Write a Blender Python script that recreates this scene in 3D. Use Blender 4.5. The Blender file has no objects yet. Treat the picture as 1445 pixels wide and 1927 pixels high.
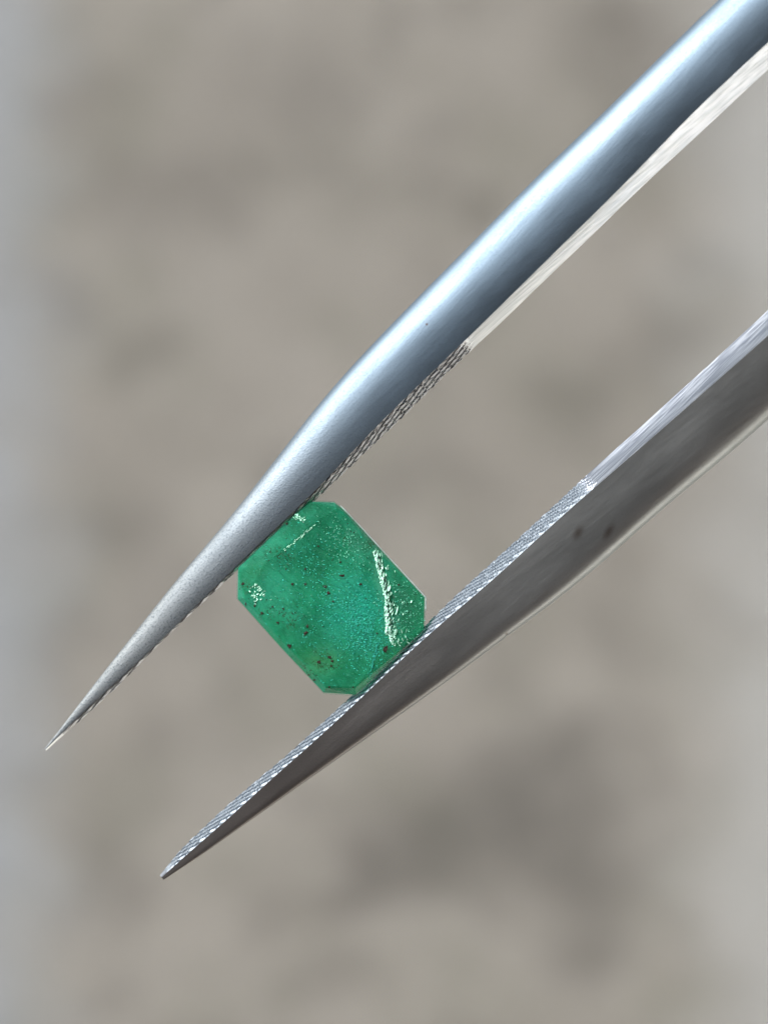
import bpy, bmesh, math, random
import numpy as np
from mathutils import Vector, Matrix, noise as mnoise
from mathutils.bvhtree import BVHTree

# ------------------------------------------------------------------ scene, camera, light
# one Blender unit is one centimetre here
sc = bpy.context.scene
C = sc.collection
sc.unit_settings.scale_length = 0.01
random.seed(7)
rng = np.random.default_rng(7)
R = math.radians

DIST = 12.0            # lens to the stone
FP = 4446.0            # focal length in pixels of a 1445 x 1927 frame
K = DIST / FP          # one such pixel at the stone, in cm
GROUND_Z = -38.0

cam_d = bpy.data.cameras.new('camera')
cam = bpy.data.objects.new('camera', cam_d)
C.objects.link(cam)
cam.location = (0, 0, DIST)
cam_d.sensor_fit = 'VERTICAL'
cam_d.sensor_height = 36
cam_d.sensor_width = 27
cam_d.lens = 36 * FP / 1927
cam_d.clip_start = 0.1
cam_d.clip_end = 20000
cam_d.dof.use_dof = True
cam_d.dof.focus_distance = DIST - 0.15
cam_d.dof.aperture_fstop = (cam_d.lens * 1e-3) / 0.30
sc.camera = cam

SUN_EL, SUN_AZ = R(33), R(135)          # azimuth counted from +X, anticlockwise: light from the upper left
sun_dir = Vector((math.cos(SUN_EL) * math.cos(SUN_AZ), math.cos(SUN_EL) * math.sin(SUN_AZ), math.sin(SUN_EL)))
w = bpy.data.worlds.new('World')
sc.world = w
w.use_nodes = True
nt = w.node_tree
nt.nodes.clear()
sky = nt.nodes.new('ShaderNodeTexSky')
sky.sky_type = 'NISHITA'
sky.sun_disc = False
sky.sun_elevation = SUN_EL
sky.sun_rotation = R(90) - SUN_AZ
bg = nt.nodes.new('ShaderNodeBackground')
bg.inputs['Strength'].default_value = 0.14
out = nt.nodes.new('ShaderNodeOutputWorld')
nt.links.new(sky.outputs[0], bg.inputs[0])
nt.links.new(bg.outputs[0], out.inputs[0])

sun_l = bpy.data.lights.new('sun', 'SUN')
sun_l.energy = 2.6
sun_l.angle = R(0.5)
sun_l.color = (1, 0.97, 0.93)
sun = bpy.data.objects.new('sun', sun_l)
C.objects.link(sun)
sun.rotation_euler = sun_dir.to_track_quat('Z', 'Y').to_euler()

sc.view_settings.view_transform = 'Standard'
sc.view_settings.look = 'None'
sc.view_settings.gamma = 1
sc.view_settings.exposure = 0.45
sc.cycles.use_denoising = True
sc.cycles.sample_clamp_indirect = 6
sc.cycles.transparent_max_bounces = 16


# ------------------------------------------------------------------ helpers
def W(x, y, z=0.0):
    """point of the photograph at height z (cm over the stone's plane) -> place in the scene"""
    s = (DIST - z) / FP
    return Vector(((x - 722.5) * s, -(y - 963.5) * s, z))


def mesh_obj(name, verts, faces, mat, parent=None, smooth=True, kind=None):
    me = bpy.data.meshes.new(name)
    me.from_pydata([tuple(v) for v in verts], [], faces)
    me.update()
    if smooth:
        me.polygons.foreach_set('use_smooth', [True] * len(me.polygons))
    me.materials.append(mat)
    o = bpy.data.objects.new(name, me)
    C.objects.link(o)
    if parent:
        o.parent = parent
    if kind:
        o['kind'] = kind
    return o


def thing(name, label, cat):
    o = bpy.data.objects.new(name, None)
    o.empty_display_size = 0.5
    C.objects.link(o)
    o['label'] = label
    o['category'] = cat
    return o


class NT:
    """small node-building helper"""
    def __init__(s, name):
        s.m = bpy.data.materials.new(name)
        s.m.use_nodes = True
        s.t = s.m.node_tree
        s.b = s.t.nodes['Principled BSDF']
        s.out = s.t.nodes['Material Output']
        s.co = s.n('ShaderNodeTexCoord').outputs['Object']

    def n(s, typ, **kw):
        nd = s.t.nodes.new(typ)
        for k, v in kw.items():
            setattr(nd, k, v)
        return nd

    def put(s, sock, v):
        if isinstance(v, bpy.types.NodeSocket):
            s.t.links.new(v, sock)
        else:
            sock.default_value = v

    def math(s, op, a, b=0.0, clamp=False):
        nd = s.n('ShaderNodeMath', operation=op)
        nd.use_clamp = clamp
        s.put(nd.inputs[0], a)
        s.put(nd.inputs[1], b)
        return nd.outputs[0]

    def noise(s, scale, detail=4, rough=0.5, vec=None, dist=0.0):
        nd = s.n('ShaderNodeTexNoise')
        s.put(nd.inputs['Vector'], vec if vec is not None else s.co)
        nd.inputs['Scale'].default_value = scale
        nd.inputs['Detail'].default_value = detail
        nd.inputs['Roughness'].default_value = rough
        nd.inputs['Distortion'].default_value = dist
        return nd.outputs['Fac']

    def mapping(s, rot=(0, 0, 0), scale=(1, 1, 1), loc=(0, 0, 0), vec=None):
        nd = s.n('ShaderNodeMapping')
        s.put(nd.inputs['Vector'], vec if vec is not None else s.co)
        nd.inputs['Rotation'].default_value = rot
        if tuple(scale) != (1, 1, 1):            # turn first, stretch afterwards
            n2 = s.n('ShaderNodeMapping')
            s.put(n2.inputs['Vector'], nd.outputs[0])
            nd = n2
            nd.inputs['Scale'].default_value = scale
        nd.inputs['Location'].default_value = loc
        return nd.outputs[0]

    def mix(s, fac, a, b, mode='MIX'):
        nd = s.n('ShaderNodeMix', data_type='RGBA', blend_type=mode)
        s.put(nd.inputs[0], fac)
        s.put(nd.inputs[6], a)
        s.put(nd.inputs[7], b)
        return nd.outputs[2]

    def step(s, v, lo, hi, a=0.0, b=1.0):
        nd = s.n('ShaderNodeMapRange', interpolation_type='SMOOTHSTEP')
        s.put(nd.inputs[0], v)
        for i, q in enumerate((lo, hi, a, b)):
            nd.inputs[i + 1].default_value = q
        return nd.outputs[0]

    def blob(s, c, rx, ry=None, ang=0.0, vec=None):
        """1 in the middle of a soft elliptical spot, 0 outside"""
        ry = ry or rx
        sub = s.n('ShaderNodeVectorMath', operation='SUBTRACT')
        s.put(sub.inputs[0], vec if vec is not None else s.co)
        sub.inputs[1].default_value = (c[0], c[1], c[2] if len(c) > 2 else 0)
        mp = s.mapping(rot=(0, 0, -ang), vec=sub.outputs[0])
        sc_ = s.n('ShaderNodeVectorMath', operation='MULTIPLY')
        s.put(sc_.inputs[0], mp)
        sc_.inputs[1].default_value = (1 / rx, 1 / ry, 0)
        ln = s.n('ShaderNodeVectorMath', operation='LENGTH')
        s.put(ln.inputs[0], sc_.outputs[0])
        return s.step(ln.outputs['Value'], 0.0, 1.0, 1.0, 0.0)

    def bump(s, h, dist, strength=1.0, normal=None):
        nd = s.n('ShaderNodeBump')
        nd.inputs['Distance'].default_value = dist
        nd.inputs['Strength'].default_value = strength
        s.put(nd.inputs['Height'], h)
        if normal is not None:
            s.put(nd.inputs['Normal'], normal)
        return nd.outputs[0]


def rgb(r, g, b):
    return (r, g, b, 1.0)


# ------------------------------------------------------------------ materials
def ground_material():
    q = NT('weathered_concrete')
    G = (DIST - GROUND_Z) / FP

    def gp(x, y):
        return ((x - 722.5) * G, -(y - 963.5) * G)
    wob = q.n('ShaderNodeTexNoise')
    q.put(wob.inputs['Vector'], q.co)
    wob.inputs['Scale'].default_value = 0.45
    wob.inputs['Detail'].default_value = 3
    off = q.n('ShaderNodeVectorMath', operation='MULTIPLY_ADD')
    q.put(off.inputs[0], wob.outputs['Color'])
    off.inputs[1].default_value = (3.0, 3.0, 0)
    off.inputs[2].default_value = (-1.5, -1.5, 0)
    add = q.n('ShaderNodeVectorMath', operation='ADD')
    q.put(add.inputs[0], q.co)
    q.put(add.inputs[1], off.outputs[0])
    wv = add.outputs[0]
    big = q.noise(0.22, 3, 0.5)
    mid = q.noise(0.8, 4, 0.55)
    fine = q.noise(9, 6, 0.65)
    col = q.mix(q.step(big, 0.35, 0.65), rgb(0.380, 0.350, 0.302), rgb(0.436, 0.404, 0.352))
    ol = q.noise(0.35, 4, 0.6, vec=q.mapping(loc=(31, 7, 0)))
    col = q.mix(q.math('MULTIPLY', q.step(ol, 0.42, 0.68), 0.55), col, rgb(0.30, 0.288, 0.232))
    mot = q.noise(0.6, 3, 0.55, vec=q.mapping(loc=(3, 17, 0)))
    col = q.mix(q.math('MULTIPLY', q.step(mot, 0.46, 0.72), 0.45), col, rgb(0.22, 0.205, 0.175))
    # damp stains and worn dark patches, each with its own place on the slab
    dark = [(1090, 1400, 150, 120, .26), (980, 1560, 280, 170, .28), (760, 1620, 180, 140, .18), (640, 1700, 150, 70, .20),
            (1100, 1770, 90, 60, .16), (620, 1850, 120, 60, .12), (230, 370, 130, 110, .13), (420, 370, 100, 80, .10),
            (250, 640, 120, 70, .14), (130, 190, 150, 90, .12), (570, 170, 200, 130, .12), (1190, 70, 150, 90, .18),
            (1265, 640, 75, 130, .15), (1120, 1620, 190, 160, .14), (880, 1440, 120, 70, .08), (700, 1590, 130, 110, .08), (300, 1500, 150, 90, .07), (1090, 760, 90, 70, .08), (320, 1080, 90, 130, .12), (190, 1640, 90, 130, .14),
            (500, 1210, 200, 120, .06), (880, 430, 70, 60, .16), (1390, 280, 90, 90, .14), (60, 560, 110, 90, .12),
            (210, 1010, 120, 60, .10), (420, 1360, 100, 80, .07)]
    acc = None
    for x, y, rx, ry, s_ in dark:
        b = q.math('MULTIPLY', q.blob(gp(x, y), rx * G * 1.35, ry * G * 1.35, vec=wv), s_ * 1.9)
        acc = b if acc is None else q.math('ADD', acc, b)
    acc = q.math('MULTIPLY', acc, q.step(mid, 0.2, 0.75, 0.7, 1.25))
    col = q.mix(q.math('MINIMUM', acc, 0.6), col, rgb(0.10, 0.092, 0.078))
    # light falloff painted into the colour: paler towards the left and right edges
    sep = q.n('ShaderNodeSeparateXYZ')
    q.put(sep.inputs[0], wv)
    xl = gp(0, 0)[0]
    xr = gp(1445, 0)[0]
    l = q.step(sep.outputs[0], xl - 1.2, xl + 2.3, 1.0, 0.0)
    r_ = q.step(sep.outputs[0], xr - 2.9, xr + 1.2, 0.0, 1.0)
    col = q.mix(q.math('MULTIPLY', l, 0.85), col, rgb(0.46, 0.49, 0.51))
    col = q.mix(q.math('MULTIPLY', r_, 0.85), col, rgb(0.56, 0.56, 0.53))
    col = q.mix(q.math('MULTIPLY', q.step(fine, 0.4, 0.75), 0.25), col, rgb(0.16, 0.15, 0.14))
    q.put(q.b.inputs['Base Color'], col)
    q.b.inputs['Roughness'].default_value = 0.9
    q.put(q.b.inputs['Normal'], q.bump(q.math('ADD', fine, mid), 0.15, 0.6))
    return q.m


def plain(name, col, rough=0.8, bump=0.3, scale=0.05, vary=0.2):
    q = NT(name)
    nz = q.noise(scale, 5, 0.6)
    q.put(q.b.inputs['Base Color'], q.mix(nz, rgb(*[c * (1 - vary) for c in col]), rgb(*[c * (1 + vary) for c in col])))
    q.b.inputs['Roughness'].default_value = rough
    q.put(q.b.inputs['Normal'], q.bump(nz, bump, 0.5))
    return q.m


def steel_material(name, tint=(0.60, 0.61, 0.63), rough=0.36, axis_ang=0.0, spots=(), tip=1.0, tiptint=(0.31, 0.335, 0.345), met=0.93):
    q = NT(name)
    b = q.b
    b.inputs['Metallic'].default_value = met
    blast = q.noise(105, 3, 0.7)                       # bead-blasted grain
    blast2 = q.noise(230, 2, 0.6)
    cloud = q.noise(2.2, 4, 0.6)
    brushed = q.noise(30, 4, 0.7, vec=q.mapping(rot=(0, 0, -axis_ang), scale=(0.05, 1.6, 1.6)))
    col = q.mix(q.step(cloud, 0.35, 0.7), rgb(*[c * 0.9 for c in tint]), rgb(*tint))
    # the blasted finish is coarse near the tips and polished by the fingers further up
    sep = q.n('ShaderNodeSeparateXYZ')
    q.put(sep.inputs[0], q.mapping(rot=(0, 0, -axis_ang)))
    up = q.step(sep.outputs[0], -1.5, 0.9)
    dn = q.math('SUBTRACT', 1.0, up)
    col = q.mix(dn, col, rgb(*tiptint))
    col = q.mix(q.math('MULTIPLY', q.step(blast, 0.50, 0.66), q.math('ADD', q.math('MULTIPLY', dn, 0.45 * tip), 0.12)), col, rgb(*[c * 0.35 for c in tint]))
    for (c, rx, ry, s_) in spots:
        col = q.mix(q.math('MULTIPLY', q.blob(c, rx, ry, R(60)), s_), col, rgb(0.10, 0.055, 0.03))
    q.put(b.inputs['Base Color'], col)
    smear = q.noise(5, 5, 0.65, vec=q.mapping(rot=(0, 0, -axis_ang), scale=(0.25, 1.2, 1)))
    rr = q.math('ADD', q.math('MULTIPLY', blast, 0.16), rough - 0.08)
    rr = q.math('ADD', rr, q.math('MULTIPLY', q.math('SUBTRACT', smear, 0.5), 0.30))
    rr = q.math('ADD', rr, q.math('MULTIPLY', q.math('SUBTRACT', brushed, 0.5), 0.14))
    q.put(b.inputs['Roughness'], q.math('ADD', rr, q.math('MULTIPLY', dn, 0.06 * tip)))
    n1 = q.n('ShaderNodeBump')
    n1.inputs['Distance'].default_value = 0.0065
    q.put(n1.inputs['Height'], q.math('ADD', blast, q.math('MULTIPLY', blast2, 0.5)))
    q.put(n1.inputs['Strength'], q.math('ADD', q.math('MULTIPLY', dn, 0.40 * tip), 0.035))
    n2 = q.bump(brushed, 0.0022, 0.30, normal=n1.outputs[0])
    q.put(b.inputs['Normal'], n2)
    return q.m


def flank_material(axis_ang, ca=(0.70, 0.72, 0.72), cb=(0.94, 0.94, 0.94), ro=0.22):
    q = NT('ground_bright_steel')
    q.b.inputs['Metallic'].default_value = 1.0
    br = q.noise(34, 2, 0.5, vec=q.mapping(rot=(0, 0, -axis_ang), scale=(0.04, 2.2, 2.2)))
    g = q.noise(90, 3, 0.7)
    q.put(q.b.inputs['Base Color'], q.mix(q.step(br, 0.35, 0.65), rgb(*ca), rgb(*cb)))
    q.b.inputs['Roughness'].default_value = ro + 0.06
    q.put(q.b.inputs['Normal'], q.bump(br, 0.004, 0.6))
    return q.m


def grip_material(axis_ang, ca=(0.42, 0.42, 0.42), cb=(0.68, 0.68, 0.69), ro=0.22):
    q = NT('cut_steel')
    q.b.inputs['Metallic'].default_value = 1.0
    g = q.noise(120, 3, 0.7)
    q.put(q.b.inputs['Base Color'], q.mix(g, rgb(*ca), rgb(*cb)))
    q.put(q.b.inputs['Roughness'], q.math('ADD', q.math('MULTIPLY', g, 0.25), ro))
    q.put(q.b.inputs['Normal'], q.bump(g, 0.002, 0.5))
    return q.m


# ------------------------------------------------------------------ the setting
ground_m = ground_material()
nx = 60
ext = 600.0
gv, gf = [], []
rows = [math.copysign(abs(t) ** 2.2, t) * ext for t in np.linspace(-1, 1, nx)]
for yy in rows:
    for xx in rows:
        h = 0.12 * mnoise.noise(Vector((xx * 0.13, yy * 0.13, 0.3))) if abs(xx) < 100 and abs(yy) < 100 else 0
        gv.append((xx, yy, GROUND_Z + h))
for j in range(nx - 1):
    for i in range(nx - 1):
        a = j * nx + i
        gf.append((a, a + 1, a + nx + 1, a + nx))
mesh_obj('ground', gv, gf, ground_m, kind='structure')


def box(name, c, half, rotz, mat, parent=None, kind=None, bev=0.0):
    bm = bmesh.new()
    bmesh.ops.create_cube(bm, size=2)
    bmesh.ops.scale(bm, vec=half, verts=bm.verts)
    if bev:
        bmesh.ops.bevel(bm, geom=bm.edges[:], offset=bev, segments=3, affect='EDGES', profile=0.5)
    me = bpy.data.meshes.new(name)
    bm.to_mesh(me)
    bm.free()
    me.materials.append(mat)
    o = bpy.data.objects.new(name, me)
    C.objects.link(o)
    o.location = c
    o.rotation_euler = (0, 0, rotz)
    if parent:
        o.parent = parent
    if kind:
        o['kind'] = kind
    return o


# unseen blocks added for the steel to reflect: dark beside and overhead, pale below
blocker_rot = R(-45)
away = Vector((math.cos(blocker_rot), math.sin(blocker_rot), 0))
blocker_wall_m = plain('blocker_brown', (0.075, 0.045, 0.038), 0.8)
reflector_m = plain('reflector_white', (0.78, 0.77, 0.73), 0.8, vary=0.05)
blocker_roof_m = plain('blocker_grey', (0.030, 0.032, 0.032), 0.85)
wc = away * 125
box('blocker_wall', wc + Vector((0, 0, 142)), (6, 500, 103), blocker_rot, blocker_wall_m, kind='structure')
box('reflector_foot', wc - away * 2 + Vector((0, 0, (GROUND_Z + 39) / 2)), (8.0, 500, (39 - GROUND_Z) / 2), blocker_rot, reflector_m, kind='structure')
box('blocker_roof', away * 5 + Vector((0, 0, 252)), (190, 500, 6.8), blocker_rot, blocker_roof_m, kind='structure')

# ------------------------------------------------------------------ tweezers
AX_A = Vector((0.695, -0.719)).normalized()      # tip to handle, in picture directions
AX_B = Vector((0.764, -0.645)).normalized()

A_O = [(84, 1410), (124, 1360), (165, 1302), (226, 1227), (295, 1138), (348, 1072), (409, 1003), (475, 921), (540, 837), (623, 732),
       (684, 665), (734, 613), (786, 560), (900, 445), (1021, 321), (1100, 246), (1219, 129), (1351, 0), (1700, -325), (2300, -830), (3000, -1330)]
A_R = [(86, 1411), (125, 1371), (165, 1332), (198, 1302), (254, 1252), (317, 1191), (387, 1122), (447, 1064), (520, 992), (579, 939), (651, 862),
       (723, 787), (789, 723), (858, 657), (900, 615), (940, 577), (1000, 517), (1051, 467), (1121, 398), (1194, 326), (1267, 248), (1445, 79), (1800, -235), (2400, -700), (3080, -1200)]
A_I = [(88, 1412), (143, 1363), (204, 1307), (248, 1266), (298, 1213), (370, 1145), (445, 1074), (520, 1005), (595, 939), (662, 874), (712, 826),
       (750, 792), (789, 752), (831, 710), (872, 672), (940, 610), (998, 553), (1111, 445), (1232, 328), (1291, 274), (1445, 130), (1810, -200), (2405, -690), (3085, -1195)]
B_I = [(301, 1647), (310, 1632), (349, 1592), (384, 1558), (443, 1503), (505, 1452), (571, 1395), (626, 1343), (661, 1312), (730, 1245), (800, 1179),
       (836, 1142), (879, 1102), (924, 1061), (979, 1011), (1034, 960), (1092, 906), (1125, 873), (1164, 840), (1239, 772), (1336, 684), (1445, 583),
       (1900, 160), (2500, -500), (3100, -1180)]
B_R = [(303, 1653), (345, 1612), (395, 1572), (432, 1540), (488, 1486), (564, 1420), (612, 1378), (657, 1334), (705, 1290), (760, 1237), (821, 1181), (882, 1130),
       (943, 1078), (1028, 997), (1095, 938), (1141, 898), (1200, 847), (1266, 789), (1349, 716), (1445, 631), (1910, 190), (2505, -490), (3108, -1172)]
B_O = [(308, 1656), (330, 1643), (394, 1599), (488, 1532), (591, 1460), (661, 1410), (780, 1326), (876, 1257), (949, 1200), (1019, 1150), (1080, 1104), (1125, 1065),
       (1200, 999), (1239, 963), (1322, 895), (1372, 854), (1445, 789), (1950, 330), (2600, -400), (3190, -1080)]


def edge_fn(pts, ax, smooth=14):
    """picture polyline -> b(a): distance across the arm as a smooth function of distance along it"""
    n = Vector((-ax.y, ax.x))
    a = np.array([p[0] * ax.x + p[1] * ax.y for p in pts])
    b = np.array([p[0] * n.x + p[1] * n.y for p in pts])
    grid = np.arange(a[0], a[-1], 2.0)
    # monotone-ish cubic through the points, then a light smoothing that leaves the tip alone
    m = np.gradient(b, a)
    idx = np.clip(np.searchsorted(a, grid) - 1, 0, len(a) - 2)
    h = a[idx + 1] - a[idx]
    t = (grid - a[idx]) / h
    v = ((2 * t**3 - 3 * t**2 + 1) * b[idx] + (t**3 - 2 * t**2 + t) * h * m[idx] + (-2 * t**3 + 3 * t**2) * b[idx + 1] + (t**3 - t**2) * h * m[idx + 1])
    k = np.ones(smooth * 2 + 1) / (smooth * 2 + 1)
    pad = np.concatenate([2 * v[0] - v[1:smooth + 1][::-1], v, 2 * v[-1] - v[-smooth - 1:-1][::-1]])
    vs = np.convolve(pad, k, mode='valid')
    return lambda x: float(np.interp(x, grid, vs))


def arm_lift(px, py):
    """the arms rise a little towards the lens away from the stone (cm)"""
    t = ((px - 640) * 0.73 - (py - 1100) * 0.68) / 1000.0
    return 0.30 * max(0.0, t) ** 1.15 if t > 0 else 0.03 * t


Z_RIDGE = 52 * K      # every section's back/flank ridge passes this height at the stone


def build_arm(ax, eo, er, ei, a0, a1, grip, phi_r, hk, nexp, slope, mat, gmat, parent, seed, flank_mat, Lu=34.0, Lv=13.0, gw=2.0, amp=3.4, split=0.0, wear=1.0):
    """sweep: rounded back from the outer edge to the ridge, a flank from the ridge to the inner edge, a shallow belly"""
    n = Vector((-ax.y, ax.x))
    fo, fr, fi = edge_fn(eo, ax, 45), edge_fn(er, ax, 45), edge_fn(ei, ax, 30)
    NB = 26

    def section(a):
        bo, br, bi = fo(a), fr(a), fi(a)
        sg = 1.0 if bi > bo else -1.0
        Wd = max(abs(br - bo), 0.5)
        f = max((bi - br) * sg, 0.4)
        return bo, br, bi, sg, Wd, f

    def place(a, b, z):
        px, py = ax.x * a + n.x * b, ax.y * a + n.y * b
        zz = z * K + arm_lift(px, py)
        return W(px, py, zz)

    def ridge_z(Wd, nexp):
        sa = Wd / (1 + math.sin(phi_r))
        h = hk * sa
        return h * (1 - abs(math.sin(phi_r)) ** nexp) ** (1 / nexp), sa, h

    verts, faces = [], []
    stations = list(np.arange(a0, a0 + 60, 1.5)) + list(np.arange(a0 + 60, min(a1, 1300 + a0 + 900), 4.0)) + list(np.arange(min(a1, a0 + 2200), a1, 25.0)) + [a1]
    cnt = None
    for a in stations:
        bo, br, bi, sg, Wd, f = section(a)
        rz, sa, h = ridge_z(Wd, nexp(a))
        base = 52 - rz if Wd > 70 else (52 - rz) * 1.0
        prof = []
        in_grip = grip[0] - 2 < a < grip[1] + 2
        for i in range(NB + 1):
            th = -math.pi / 2 + (phi_r + math.pi / 2) * i / NB
            x = math.sin(th)
            z = h * max(0.0, 1 - abs(x) ** nexp(a)) ** (1 / nexp(a))
            e = sa * (1 + x)
            prof.append((e, z + base))
        # a tiny broken edge at the ridge
        dz = f * slope(a)
        r_e, r_z = prof[-1]
        sink = 2.2 * min(1, max(0, min(a - grip[0], grip[1] - a) / 20))
        prof.append((r_e + min(0.4, f * .05), r_z - 0.9 - sink))
        past = min(1, max(0, (a - grip[1]) / 70)) * split
        m_ = 0.5
        prof.append((r_e + f * m_ - sink * 0.4, r_z - dz * m_ * (1 + 0.3 * past) - sink - 0.3))
        prof.append((r_e + f - sink * 0.6, r_z - dz - sink))
        # belly
        bz = base - 0.55 * h
        lo = min(bz, r_z - dz - 6)
        prof.append((r_e + f * 0.8 - 1, lo))
        for t in (0.75, 0.5, 0.25, 0.1):
            prof.append(((r_e) * t, lo + (base - lo) * (1 - t) ** 3))
        cnt = len(prof)
        for (e, z) in prof:
            verts.append(place(a, bo + sg * e, z))
    ns = len(stations)
    sgn = section(a0 + 400)[3]
    for i in range(ns - 1):
        for j in range(cnt):
            j2 = (j + 1) % cnt
            q = (i * cnt + j, i * cnt + j2, (i + 1) * cnt + j2, (i + 1) * cnt + j)
            faces.append(q if sgn < 0 else q[::-1])
    c0 = tuple(range(cnt))
    c1 = tuple((ns - 1) * cnt + j for j in range(cnt))
    faces.append(c0[::-1] if sgn < 0 else c0)
    faces.append(c1 if sgn < 0 else c1[::-1])
    arm = mesh_obj('arm', verts, faces, mat, parent)
    me = arm.data
    me.materials.append(flank_mat)
    for i in range(ns - 1):
        me.polygons[i * cnt + NB + 1].material_index = 1
        me.polygons[i * cnt + NB + 2].material_index = 1
    bm = bmesh.new()
    bm.from_mesh(me)
    bmesh.ops.recalc_face_normals(bm, faces=bm.faces)
    for e in bm.edges:
        if len(e.link_faces) == 2 and e.calc_face_angle(0) > R(24):
            e.smooth = False
    bm.to_mesh(me)
    bm.free()

    # the cross-cut grip on the flank: rows of long diamonds with grooves between
    gv, gf = [], []
    us = np.arange(grip[0], grip[1], 1.25)
    NV = 22
    for a in us:
        bo, br, bi, sg, Wd, f = section(a)
        rz, sa, h = ridge_z(Wd, nexp(a))
        base = 52 - rz
        dz = f * slope(a)
        w3 = math.hypot(f, dz)
        nz_e, nz_z = dz / w3, f / w3
        fade = min(1, (a - grip[0]) / 40, (grip[1] - a) / 45)
        fade = max(fade, 0.02)
        scallop = 1.6 * (0.5 + 0.5 * math.sin(2 * math.pi * a / Lu + 0.6)) ** 3
        for j in range(-1, NV + 2):
            v = min(max(j / NV, 0), 1)
            p = a / Lu
            qv = v * w3 / Lv + 0.35 * mnoise.noise(Vector((a * 0.01, seed, 0)))
            g1 = (p + qv) % 1.0
            g2 = (p - qv) % 1.0
            t1 = min(g1, 1 - g1) * 2
            t2 = min(g2, 1 - g2) * 2
            wv_ = 0.5 + 0.5 * mnoise.noise(Vector((a * 0.035, qv * 0.8, seed + 3)))
            hh = min(1.0, gw * t1, gw * 1.5 * t2 + 0.05 + 0.5 * wv_)
            hh = 1 - (1 - hh) * (0.55 + 0.8 * (0.5 + 0.5 * mnoise.noise(Vector((a * 0.05, qv * 0.6, seed + 21))))) 
            rough = mnoise.noise(Vector((a * 0.12, v * w3 * 0.3, seed)))
            rough2 = mnoise.noise(Vector((a * 0.5, v * w3 * 0.5, seed + 9)))
            hgt = (amp * hh - 0.6 * amp + 0.9 * wear * rough + 0.5 * wear * rough2) * fade * min(1, w3 / 14)
            hgt = hgt * min(1, 0.1 + v / 0.22) - 1.3 * max(0, 1 - v / 0.22)
            if j < 0 or j > NV:
                hgt = -4.0 * min(1, w3 / 18)
            e = Wd - scallop * fade * (1 - v) ** 2 + f * v + nz_e * hgt
            z = (base + rz) - dz * v + nz_z * hgt
            gv.append(place(a, bo + sg * e, z))
    cn = NV + 3
    for i in range(len(us) - 1):
        for j in range(cn - 1):
            q = (i * cn + j, i * cn + j + 1, (i + 1) * cn + j + 1, (i + 1) * cn + j)
            gf.append(q if sgn < 0 else q[::-1])
    g = mesh_obj('grip_face', gv, gf, gmat, arm, smooth=False)
    bm = bmesh.new()
    bm.from_mesh(g.data)
    bmesh.ops.recalc_face_normals(bm, faces=bm.faces)
    bm.to_mesh(g.data)
    bm.free()
    g.data.materials.append(flank_mat)
    for i, aa in enumerate(us[:-1]):
        for j in range(cn - 1):
            lim = grip[1] - 26 + 14 * mnoise.noise(Vector((j * 0.35, seed, 0)))
            if aa > lim:
                g.data.polygons[i * (cn - 1) + j].material_index = 1
    g['label'] = 'cross-cut gripping flank of long diamonds'
    return arm


tw = thing('tweezers', 'pointed matt steel gem tweezers with cross-cut jaws, holding the green stone', 'tweezers')
angA = math.atan2(-AX_A.y, AX_A.x)
angB = math.atan2(-AX_B.y, AX_B.x)
steelA = steel_material('bead_blasted_steel', (0.25, 0.335, 0.42), 0.53, angA, spots=[(W(801, 618), 0.010, 0.010, 0.9)])
steelB = steel_material('worn_blasted_steel', (0.47, 0.48, 0.47), 0.40, angB,
                        spots=[(W(1080, 1002), 0.06, 0.035, 0.6), (W(1136, 1000), 0.07, 0.03, 0.6), (W(950, 1190), 0.012, 0.012, 0.6)], tip=0.4, tiptint=(0.25, 0.225, 0.21), met=0.86)
cut = grip_material(angA)
flank_m = flank_material(R(43))
flank_b = flank_material(R(41), (0.30, 0.33, 0.385), (0.52, 0.56, 0.62), 0.44)
cut_b = grip_material(angB, (0.24, 0.275, 0.31), (0.44, 0.50, 0.56), 0.44)


def amin(pts, ax):
    return pts[0][0] * ax.x + pts[0][1] * ax.y


def a_of(x, y, ax):
    return x * ax.x + y * ax.y


a0A = a_of(84, 1410, AX_A)
a0B = a_of(303, 1651, AX_B)
slopeA = lambda a: 1.5 - 0.6 * min(1, max(0, (a - a_of(880, 640, AX_A)) / 500))
slopeB = lambda a: 1.5
armA = build_arm(AX_A, A_O, A_R, A_I, a0A + 1, a_of(3000, -1300, AX_A), (a0A + 45, a_of(888, 632, AX_A)), R(26), 0.50, lambda a: 2.0, slopeA, steelA, cut, tw, 1.0, flank_m, 42.0, 12.0, 2.8, 4.2)
armA['label'] = 'upper arm, bright along its outer edge'
armB = build_arm(AX_B, B_O, B_R, B_I, a0B + 1, a_of(3110, -1150, AX_B), (a0B + 15, a_of(1118, 900, AX_B)), R(-4), 0.42, lambda a: 6.0 - 2.6 * min(1, max(0, (a - a0B - 700) / 700)), slopeB, steelB, cut_b, tw, 5.0, flank_b, 26.0, 9.5, 3.2, 3.8, 1.0, 0.5)
armB['label'] = 'lower arm, dark back with two brown stains'
# out of the picture the arms meet in a welded end
p = W(3095, -1185, arm_lift(3095, -1185))
box('joint', p + Vector((0.15, 0.13, 0.03)), (0.55, 0.34, 0.09), math.atan2(1150, 1555), steelA, tw, bev=0.03)

# ------------------------------------------------------------------ the stone
GZ = 50 * K     # height of the girdle


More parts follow.
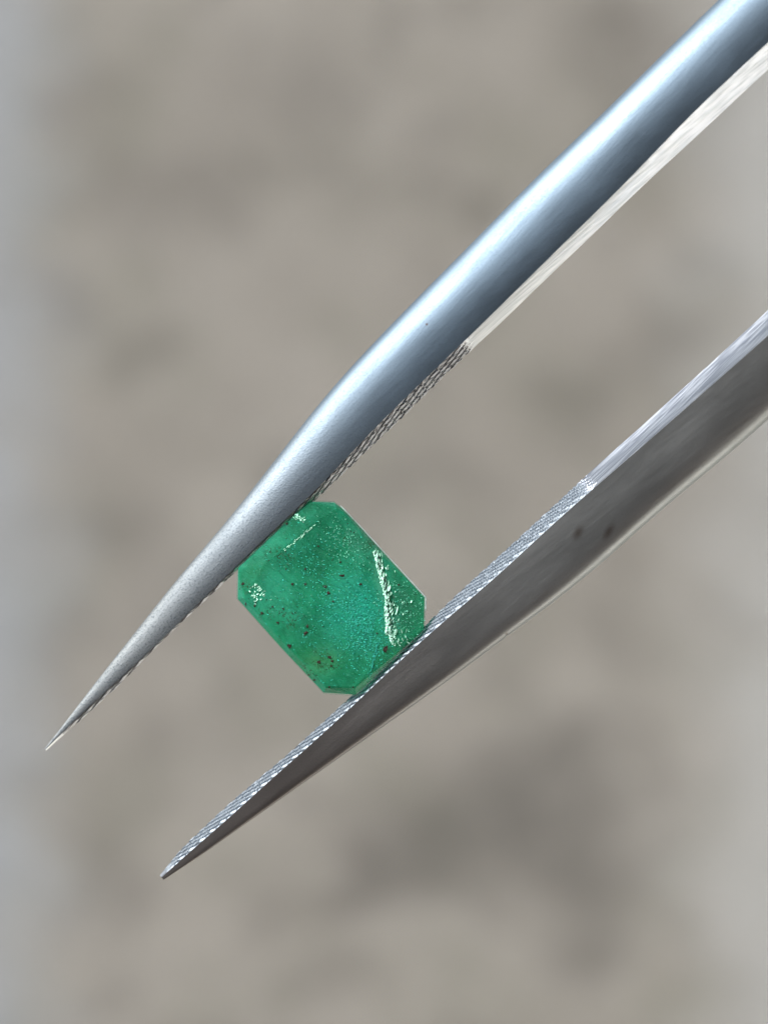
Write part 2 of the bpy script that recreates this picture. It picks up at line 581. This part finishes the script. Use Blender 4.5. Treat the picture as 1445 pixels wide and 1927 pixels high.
def gem_points():
    gird = [(581, 941), (629, 943), (645, 955), (667, 978), (801, 1124), (800, 1185), (670, 1310), (609, 1306), (527, 1219), (445, 1127), (446, 1068)]
    cx, cy = 623, 1126
    pts = []
    for (x, y) in gird:
        pts.append((x, y, 0))
        pts.append((cx + (x - cx) * 0.992, cy + (y - cy) * 0.992, -7))
    table = [(588, 982), (634, 955), (650, 966), (699, 1026), (724, 1110), (735, 1214), (669, 1294), (613, 1294), (530, 1206), (458, 1126), (492, 1066)]
    for (x, y) in table:
        pts.append((x, y, 9 if x < 500 or y < 1000 else 12))
    pav = [(600, 1085, -84), (655, 1150, -86), (640, 1175, -84), (585, 1110, -84)]
    for (x, y) in [(581, 941), (640, 948), (801, 1124), (800, 1185), (670, 1310), (609, 1306), (445, 1127), (446, 1068)]:
        pav.append((cx + (x - cx) * 0.67, cy + (y - cy) * 0.67, -38))
        pav.append((cx + (x - cx) * 0.36, cy + (y - cy) * 0.36, -68))
    for (x, y, z) in pav:
        pts.append((x, y, z))
    return pts


def hull(points, name, mat, parent, scale=1.0, ctr=None, bev=0.0):
    bm = bmesh.new()
    ws = [W(x, y, GZ + z * K) for (x, y, z) in points]
    if scale != 1.0:
        ws = [ctr + (p_ - ctr) * scale for p_ in ws]
    for p_ in ws:
        bm.verts.new(p_)
    r_ = bmesh.ops.convex_hull(bm, input=bm.verts[:])
    for v in [v for v in bm.verts if not v.link_faces]:
        bm.verts.remove(v)
    bmesh.ops.dissolve_limit(bm, angle_limit=R(1.2), verts=bm.verts[:], edges=bm.edges[:])
    bmesh.ops.recalc_face_normals(bm, faces=bm.faces)
    if bev:
        bmesh.ops.bevel(bm, geom=bm.edges[:], offset=bev, segments=2, affect='EDGES', profile=0.6)
    me = bpy.data.meshes.new(name)
    bm.to_mesh(me)
    me.materials.append(mat)
    tree = BVHTree.FromBMesh(bm)
    bm.free()
    o = bpy.data.objects.new(name, me)
    C.objects.link(o)
    o.parent = parent
    return o, tree


def shell_material():
    q = NT('polished_beryl')
    t = q.t
    t.nodes.remove(q.b)
    scr = q.noise(60, 4, 0.7, vec=q.mapping(rot=(0, 0, R(47)), scale=(0.12, 1.6, 1)))
    bmp = q.bump(scr, 0.002, 0.35)
    fr = q.n('ShaderNodeLayerWeight')
    q.put(fr.inputs['Normal'], bmp)
    refl = q.math('ADD', q.math('MULTIPLY', q.math('POWER', fr.outputs['Facing'], 5.0), 0.94), 0.052)
    tr = q.n('ShaderNodeBsdfTransparent')
    tr.inputs[0].default_value = rgb(0.86, 0.97, 0.92)
    gl = q.n('ShaderNodeBsdfGlossy')
    gl.inputs['Roughness'].default_value = 0.10
    q.put(gl.inputs['Normal'], bmp)
    mx = q.n('ShaderNodeMixShader')
    q.put(mx.inputs[0], refl)
    q.put(mx.inputs[1], tr.outputs[0])
    q.put(mx.inputs[2], gl.outputs[0])
    q.put(q.out.inputs[0], mx.outputs[0])
    return q.m


def core_material():
    q = NT('milky_green_beryl')
    b = q.b
    cl = q.noise(3.2, 5, 0.6, dist=0.6)
    cl2 = q.noise(9, 5, 0.65, dist=0.4)
    strokes = q.noise(26, 5, 0.75, vec=q.mapping(rot=(0, 0, R(40)), scale=(0.45, 1.5, 1)), dist=0.8)
    grains = q.noise(120, 3, 0.7)
    base = q.mix(q.step(cl, 0.35, 0.65), rgb(0.026, 0.33, 0.19), rgb(0.072, 0.56, 0.37))

    def spot(x, y, rx, ry, ang, s_, col):
        nonlocal base
        c = W(x, y, 0.15)
        m = q.math('MULTIPLY', q.blob(c, rx * K, ry * K, ang), s_)
        m = q.math('MULTIPLY', m, q.step(cl2, 0.25, 0.7, 0.6, 1.1), True)
        base = q.mix(m, base, rgb(*col))
    # colour zoning, with the sunlit inner turquoise glow painted in as colour
    spot(600, 950, 70, 40, R(20), 0.7, (0.010, 0.18, 0.085))
    spot(690, 1010, 60, 60, 0, 0.55, (0.11, 0.28, 0.20))
    spot(670, 1150, 90, 110, R(40), 0.9, (0.045, 0.66, 0.53))
    spot(590, 1110, 110, 70, R(-30), 0.5, (0.020, 0.46, 0.24))
    spot(520, 1190, 60, 90, R(45), 0.5, (0.02, 0.46, 0.22))
    spot(480, 1080, 50, 40, R(45), 0.55, (0.06, 0.33, 0.15))
    spot(600, 1245, 70, 50, 0, 0.6, (0.16, 0.44, 0.17))
    spot(770, 1140, 70, 80, 0, 0.75, (0.085, 0.27, 0.175))
    spot(716, 1085, 22, 75, R(12), 0.85, (0.16, 0.50, 0.34))
    spot(738, 1180, 26, 60, R(0), 0.85, (0.20, 0.58, 0.40))
    spot(640, 1285, 70, 30, 0, 0.5, (0.015, 0.29, 0.15))
    veil = q.noise(34, 4, 0.7, dist=1.2)
    for (x, y, r_) in [(598, 1243, 34), (578, 1262, 20), (545, 1165, 30), (500, 1150, 26), (530, 1050, 34), (462, 1105, 20), (508, 1045, 18), (700, 1030, 20), (620, 1110, 16), (655, 1010, 22)]:
        m = q.math('MULTIPLY', q.blob(W(x, y, 0.15), r_ * K), q.step(veil, 0.53, 0.58))
        base = q.mix(q.math('MULTIPLY', m, 0.95), base, rgb(0.065, 0.060, 0.012))
    base = q.mix(q.math('MULTIPLY', q.step(strokes, 0.5, 0.72), 0.55), base, rgb(0.10, 0.62, 0.42))
    base = q.mix(q.math('MULTIPLY', q.step(strokes, 0.5, 0.30), 0.5), base, rgb(0.010, 0.17, 0.09))
    base = q.mix(q.math('MULTIPLY', q.step(grains, 0.56, 0.70), 0.5), base, rgb(0.22, 0.66, 0.48))
    grain2 = q.noise(75, 4, 0.75, vec=q.mapping(rot=(0, 0, R(40)), scale=(0.6, 1.3, 1)))
    base = q.mix(q.math('MULTIPLY', q.step(grain2, 0.56, 0.72), 0.35), base, rgb(0.008, 0.13, 0.065))
    q.put(b.inputs['Base Color'], base)
    b.inputs['Roughness'].default_value = 0.6
    b.inputs['Specular IOR Level'].default_value = 0.15
    b.inputs['Subsurface Weight'].default_value = 0.55
    b.inputs['Subsurface Radius'].default_value = (0.25, 1.0, 0.7)
    b.inputs['Subsurface Scale'].default_value = 0.06
    q.put(b.inputs['Normal'], q.bump(q.math('ADD', strokes, q.math('MULTIPLY', grains, 0.2)), 0.008, 0.6))
    # the milk is uneven: clear windows let one look through to the facets behind
    tr = q.n('ShaderNodeBsdfTransparent')
    tr.inputs[0].default_value = rgb(0.36, 0.93, 0.72)
    clear = q.math('ADD', 0.22, q.math('MULTIPLY', q.step(q.noise(5, 4, 0.6, dist=0.5), 0.35, 0.68), 0.42))
    for (x, y, rx, ry, an) in [(716, 1085, 26, 80, R(12)), (738, 1180, 30, 60, 0)]:
        clear = q.math('MULTIPLY', clear, q.math('SUBTRACT', 1.0, q.math('MULTIPLY', q.blob(W(x, y, 0.15), rx * K, ry * K, an), 0.8)))
    mx = q.n('ShaderNodeMixShader')
    q.put(mx.inputs[0], clear)
    q.put(mx.inputs[1], b.outputs[0])
    q.put(mx.inputs[2], tr.outputs[0])
    q.put(q.out.inputs[0], mx.outputs[0])
    return q.m


gem = thing('gemstone', 'milky green emerald-cut gemstone speckled with dark inclusions, gripped between the steel jaws', 'gemstone')
gp_ = gem_points()
gctr = W(623, 1126, GZ - 20 * K)
body, _ = hull(gp_, 'facets', shell_material(), gem, bev=0.9 * K)
core, ctree = hull(gp_, 'core', core_material(), gem, scale=0.986, ctr=gctr, bev=0.8 * K)

# inclusions: dark mineral specks just under the table
spk_m = plain('dark_mineral', (0.026, 0.012, 0.004), 0.6, 0.002, 60, 0.5)
bmi = bmesh.new()
bmesh.ops.create_icosphere(bmi, subdivisions=2, radius=1)
for v in bmi.verts:
    v.co *= 1 + 0.8 * mnoise.noise(v.co * 1.7)
spk = bpy.data.meshes.new('inclusion')
bmi.to_mesh(spk)
ico_v = [v.co.copy() for v in bmi.verts]
ico_f = [tuple(v.index for v in f.verts) for f in bmi.faces]
bmi.free()
spk.materials.append(spk_m)


def crop(cx, cy):
    return 420 + cx / 3.44, 900 + cy / 3.44


def top_z(x, y):
    d = (W(x, y, 0) - cam.location).normalized()
    hit = ctree.ray_cast(cam.location, d)
    return hit


bigs = [(760, 543, 3.2, 1.6), (772, 630, 7, 2.4), (890, 686, 4.5, 2.2), (660, 702, 5, 3), (682, 742, 4.2, 3.8), (533, 685, 3.2, 3), (450, 686, 3.5, 3),
        (533, 588, 2.6, 2.2), (252, 874, 3.6, 3), (130, 683, 4.5, 3), (546, 958, 3, 4), (535, 1004, 3.6, 6), (430, 1088, 6, 4), (690, 1160, 5, 3),
        (622, 1190, 5, 3.4), (708, 1184, 4, 2.6), (700, 1216, 3, 2.4), (1052, 1106, 5.5, 7.5), (1052, 760, 6, 1.4), (556, 1272, 3, 2), (688, 1350, 3, 2),
        (842, 1352, 2.8, 1.8), (414, 295, 3, 3), (712, 797, 2.6, 2), (390, 846, 4, 1.6), (355, 935, 4, 2.2), (592, 1305, 4, 1.8), (148, 812, 2, 4),
        (616, 440, 2.2, 1.8), (1136, 690, 2.4, 2), (320, 832, 2, 2), (408, 588, 1.8, 1.8), (205, 826, 2.2, 3), (996, 1004, 2.6, 1.6)]
for (cx, cy, rx, ry) in bigs:
    x, y = crop(cx, cy)
    loc, nrm, _i, _d = top_z(x, y)
    if loc is None:
        continue
    o = bpy.data.objects.new('inclusion', spk)
    C.objects.link(o)
    o.parent = gem
    o.location = loc + nrm * 0.35 * K
    s_ = 0.29 * 2.3
    o.scale = (rx * s_ * K * 1.15, ry * s_ * K * 1.15, 1.1 * K)
    o.rotation_euler = (random.choice((0, math.pi)), 0, random.uniform(-0.9, 0.5))

# the many specks too small to count
vs, fs = [], []


def add_speck(x, y, r):
    loc, nrm, _i, _d = top_z(x, y)
    if loc is None or nrm.z < 0.2:
        return
    b0 = len(vs)
    m = Matrix.Rotation(random.uniform(0, 6.3), 3, 'Z')
    sx, sy = r * random.uniform(0.7, 1.5), r * random.uniform(0.5, 1.0)
    for v in ico_v:
        vs.append(loc + m @ Vector((v.x * sx * K, v.y * sy * K, v.z * 0.6 * K)))
    for f in ico_f:
        fs.append(tuple(b0 + i for i in f))


for _ in range(130):
    add_speck(random.uniform(450, 790), random.uniform(950, 1300), random.uniform(0.5, 1.2))
for (cx, cy, sd, n_) in [(690, 1190, 60, 26), (370, 880, 70, 26), (150, 720, 45, 18), (400, 930, 40, 12), (300, 500, 50, 10), (600, 1250, 60, 10)]:
    for _ in range(n_):
        x, y = crop(random.gauss(cx, sd), random.gauss(cy, sd * 0.7))
        add_speck(x, y, random.uniform(0.4, 1.1))
mesh_obj('fine_specks', vs, fs, spk_m, gem, kind='stuff')

# rust-brown smudges within the stone
# glittering flakes of healed fractures: small mirrors lying roughly so that they catch the sun
H = (sun_dir + Vector((0, 0, 1))).normalized()


def flake_material(name, col, rough):
    q = NT(name)
    q.b.inputs['Base Color'].default_value = rgb(*col)
    q.b.inputs['Metallic'].default_value = 1.0
    q.b.inputs['Roughness'].default_value = rough
    return q.m


def flakes(name, places, mat, jitter):
    vs, fs = [], []
    for (x, y, L, Wd, ang) in places:
        loc, nrm, _i, _d = top_z(x, y)
        if loc is None:
            continue
        nn = (H + Vector((random.gauss(0, jitter), random.gauss(0, jitter), random.gauss(0, jitter)))).normalized()
        dr = Vector((math.cos(ang), math.sin(ang), 0))
        t = (dr - nn * dr.dot(nn)).normalized()
        s_ = nn.cross(t)
        c = loc + nrm * random.uniform(0.0, 0.9) * K
        b0 = len(vs)
        k = [(-1, 0), (-.35, .9), (.5, 1), (1, .1), (.4, -.9), (-.5, -.8)]
        for (u, v) in k:
            u += random.uniform(-.25, .25)
            v += random.uniform(-.25, .25)
            vs.append(c + t * (u * L * K / 2) + s_ * (v * Wd * K / 2))
        fs.append(tuple(range(b0, b0 + 6)))
    return mesh_obj(name, vs, fs, mat, gem, smooth=False, kind='stuff')


def cloud(n_, cx, cy, sx, sy, ang, L, Wd, fa, fj):
    res = []
    for _ in range(n_):
        u, v = random.gauss(0, sx), random.gauss(0, sy)
        x = cx + u * math.cos(ang) - v * math.sin(ang)
        y = cy + u * math.sin(ang) + v * math.cos(ang)
        x, y = crop(x, y)
        res.append((x, y, random.uniform(0.5, 1.3) * L, random.uniform(0.6, 1.3) * Wd, fa + random.gauss(0, fj)))
    return res


SE = R(-35)


def band(n_, p0, p1, wid, L, Wd, fa, fj):
    """flakes crowding against the line p0-p1 and thinning out to its right"""
    res = []
    for _ in range(n_):
        t = random.random()
        d = random.expovariate(1 / wid)
        x = p0[0] + (p1[0] - p0[0]) * t + d + random.gauss(0, 2)
        y = p0[1] + (p1[1] - p0[1]) * t + random.gauss(0, 6)
        x, y = crop(x, y)
        res.append((x, y, random.uniform(0.5, 1.4) * L, random.uniform(0.5, 1.3) * Wd, fa + random.gauss(0, fj)))
    return res


teal = cloud(800, 900, 930, 170, 95, R(66), 4.6, 1.2, SE, 0.35) + cloud(350, 640, 640, 220, 160, R(30), 5.0, 1.1, SE, 0.4) + \
    cloud(350, 600, 900, 280, 160, R(40), 5.0, 1.0, SE, 0.5) + cloud(450, 900, 960, 110, 70, R(66), 4.6, 1.3, SE, 0.3) + \
    cloud(70, 980, 1150, 70, 7, R(104), 9, 1.2, R(75), 0.10)
flakes('teal_flakes', teal, flake_material('teal_fracture', (0.05, 0.40, 0.32), 0.66), 0.28)
pale = band(60, (972, 470), (1047, 760), 13, 18, 4.6, R(-75), 0.13) + band(50, (1052, 760), (1056, 1000), 15, 18, 4.6, R(-89), 0.15) + \
    band(120, (968, 470), (1045, 760), 20, 9, 2.2, R(-75), 0.22) + band(120, (1045, 760), (1052, 1000), 26, 8, 2.2, R(-88), 0.28) + \
    band(90, (1045, 960), (1095, 1085), 30, 9, 2.2, R(-60), 0.4) + cloud(26, 485, 255, 22, 10, R(20), 6, 2.4, R(-30), 0.5) + \
    cloud(50, 220, 740, 45, 28, R(60), 6, 2.2, R(20), 0.8) + cloud(40, 500, 380, 70, 4, R(-40), 7, 1.0, R(40), 0.2)
flakes('pale_flakes', pale, flake_material('pale_fracture', (0.34, 0.60, 0.47), 0.58), 0.20)
dim = cloud(260, 600, 780, 300, 200, R(40), 2.6, 0.9, SE, 0.9) + cloud(300, 1170, 850, 75, 130, 0, 5.0, 1.3, SE, 0.6) + cloud(240, 800, 420, 120, 70, R(40), 4.5, 1.2, SE, 0.5)
flakes('dim_flakes', dim, flake_material('dim_fracture', (0.13, 0.40, 0.29), 0.64), 0.26)

# the frosted girdle shows as a thin pale line along the upper right side and fainter elsewhere
gm = plain('frosted_girdle', (0.62, 0.72, 0.68), 0.5, 0.003, 40, 0.15)


def rim(pts, rad):
    vs, fs = [], []
    P = []
    for k in range(len(pts) - 1):
        for t in np.linspace(0, 1, 14, endpoint=(k == len(pts) - 2)):
            P.append((pts[k][0] + (pts[k + 1][0] - pts[k][0]) * t, pts[k][1] + (pts[k + 1][1] - pts[k][1]) * t))
    for i, (x, y) in enumerate(P):
        c = W(x, y, GZ - 1.0 * K)
        x2, y2 = P[min(i + 1, len(P) - 1)]
        x1, y1 = P[max(i - 1, 0)]
        d = (W(x2, y2, GZ) - W(x1, y1, GZ)).normalized()
        s_ = Vector((0, 0, 1)).cross(d)
        r_ = rad * K * (0.75 + 0.5 * mnoise.noise(Vector((x * 0.07, y * 0.07, 0)))) * min(1, 0.3 + min(i, len(P) - 1 - i) / 3)
        for k in range(6):
            an = k * math.pi / 3
            vs.append(c + s_ * math.cos(an) * r_ + Vector((0, 0, math.sin(an) * r_ * 2.2)))
    for i in range(len(P) - 1):
        for k in range(6):
            a, b = i * 6 + k, i * 6 + (k + 1) % 6
            fs.append((a, b, b + 6, a + 6))
    return mesh_obj('girdle_edge', vs, fs, gm, gem)


rim([(640, 951), (668, 980), (801, 1124), (801, 1150)], 1.5)
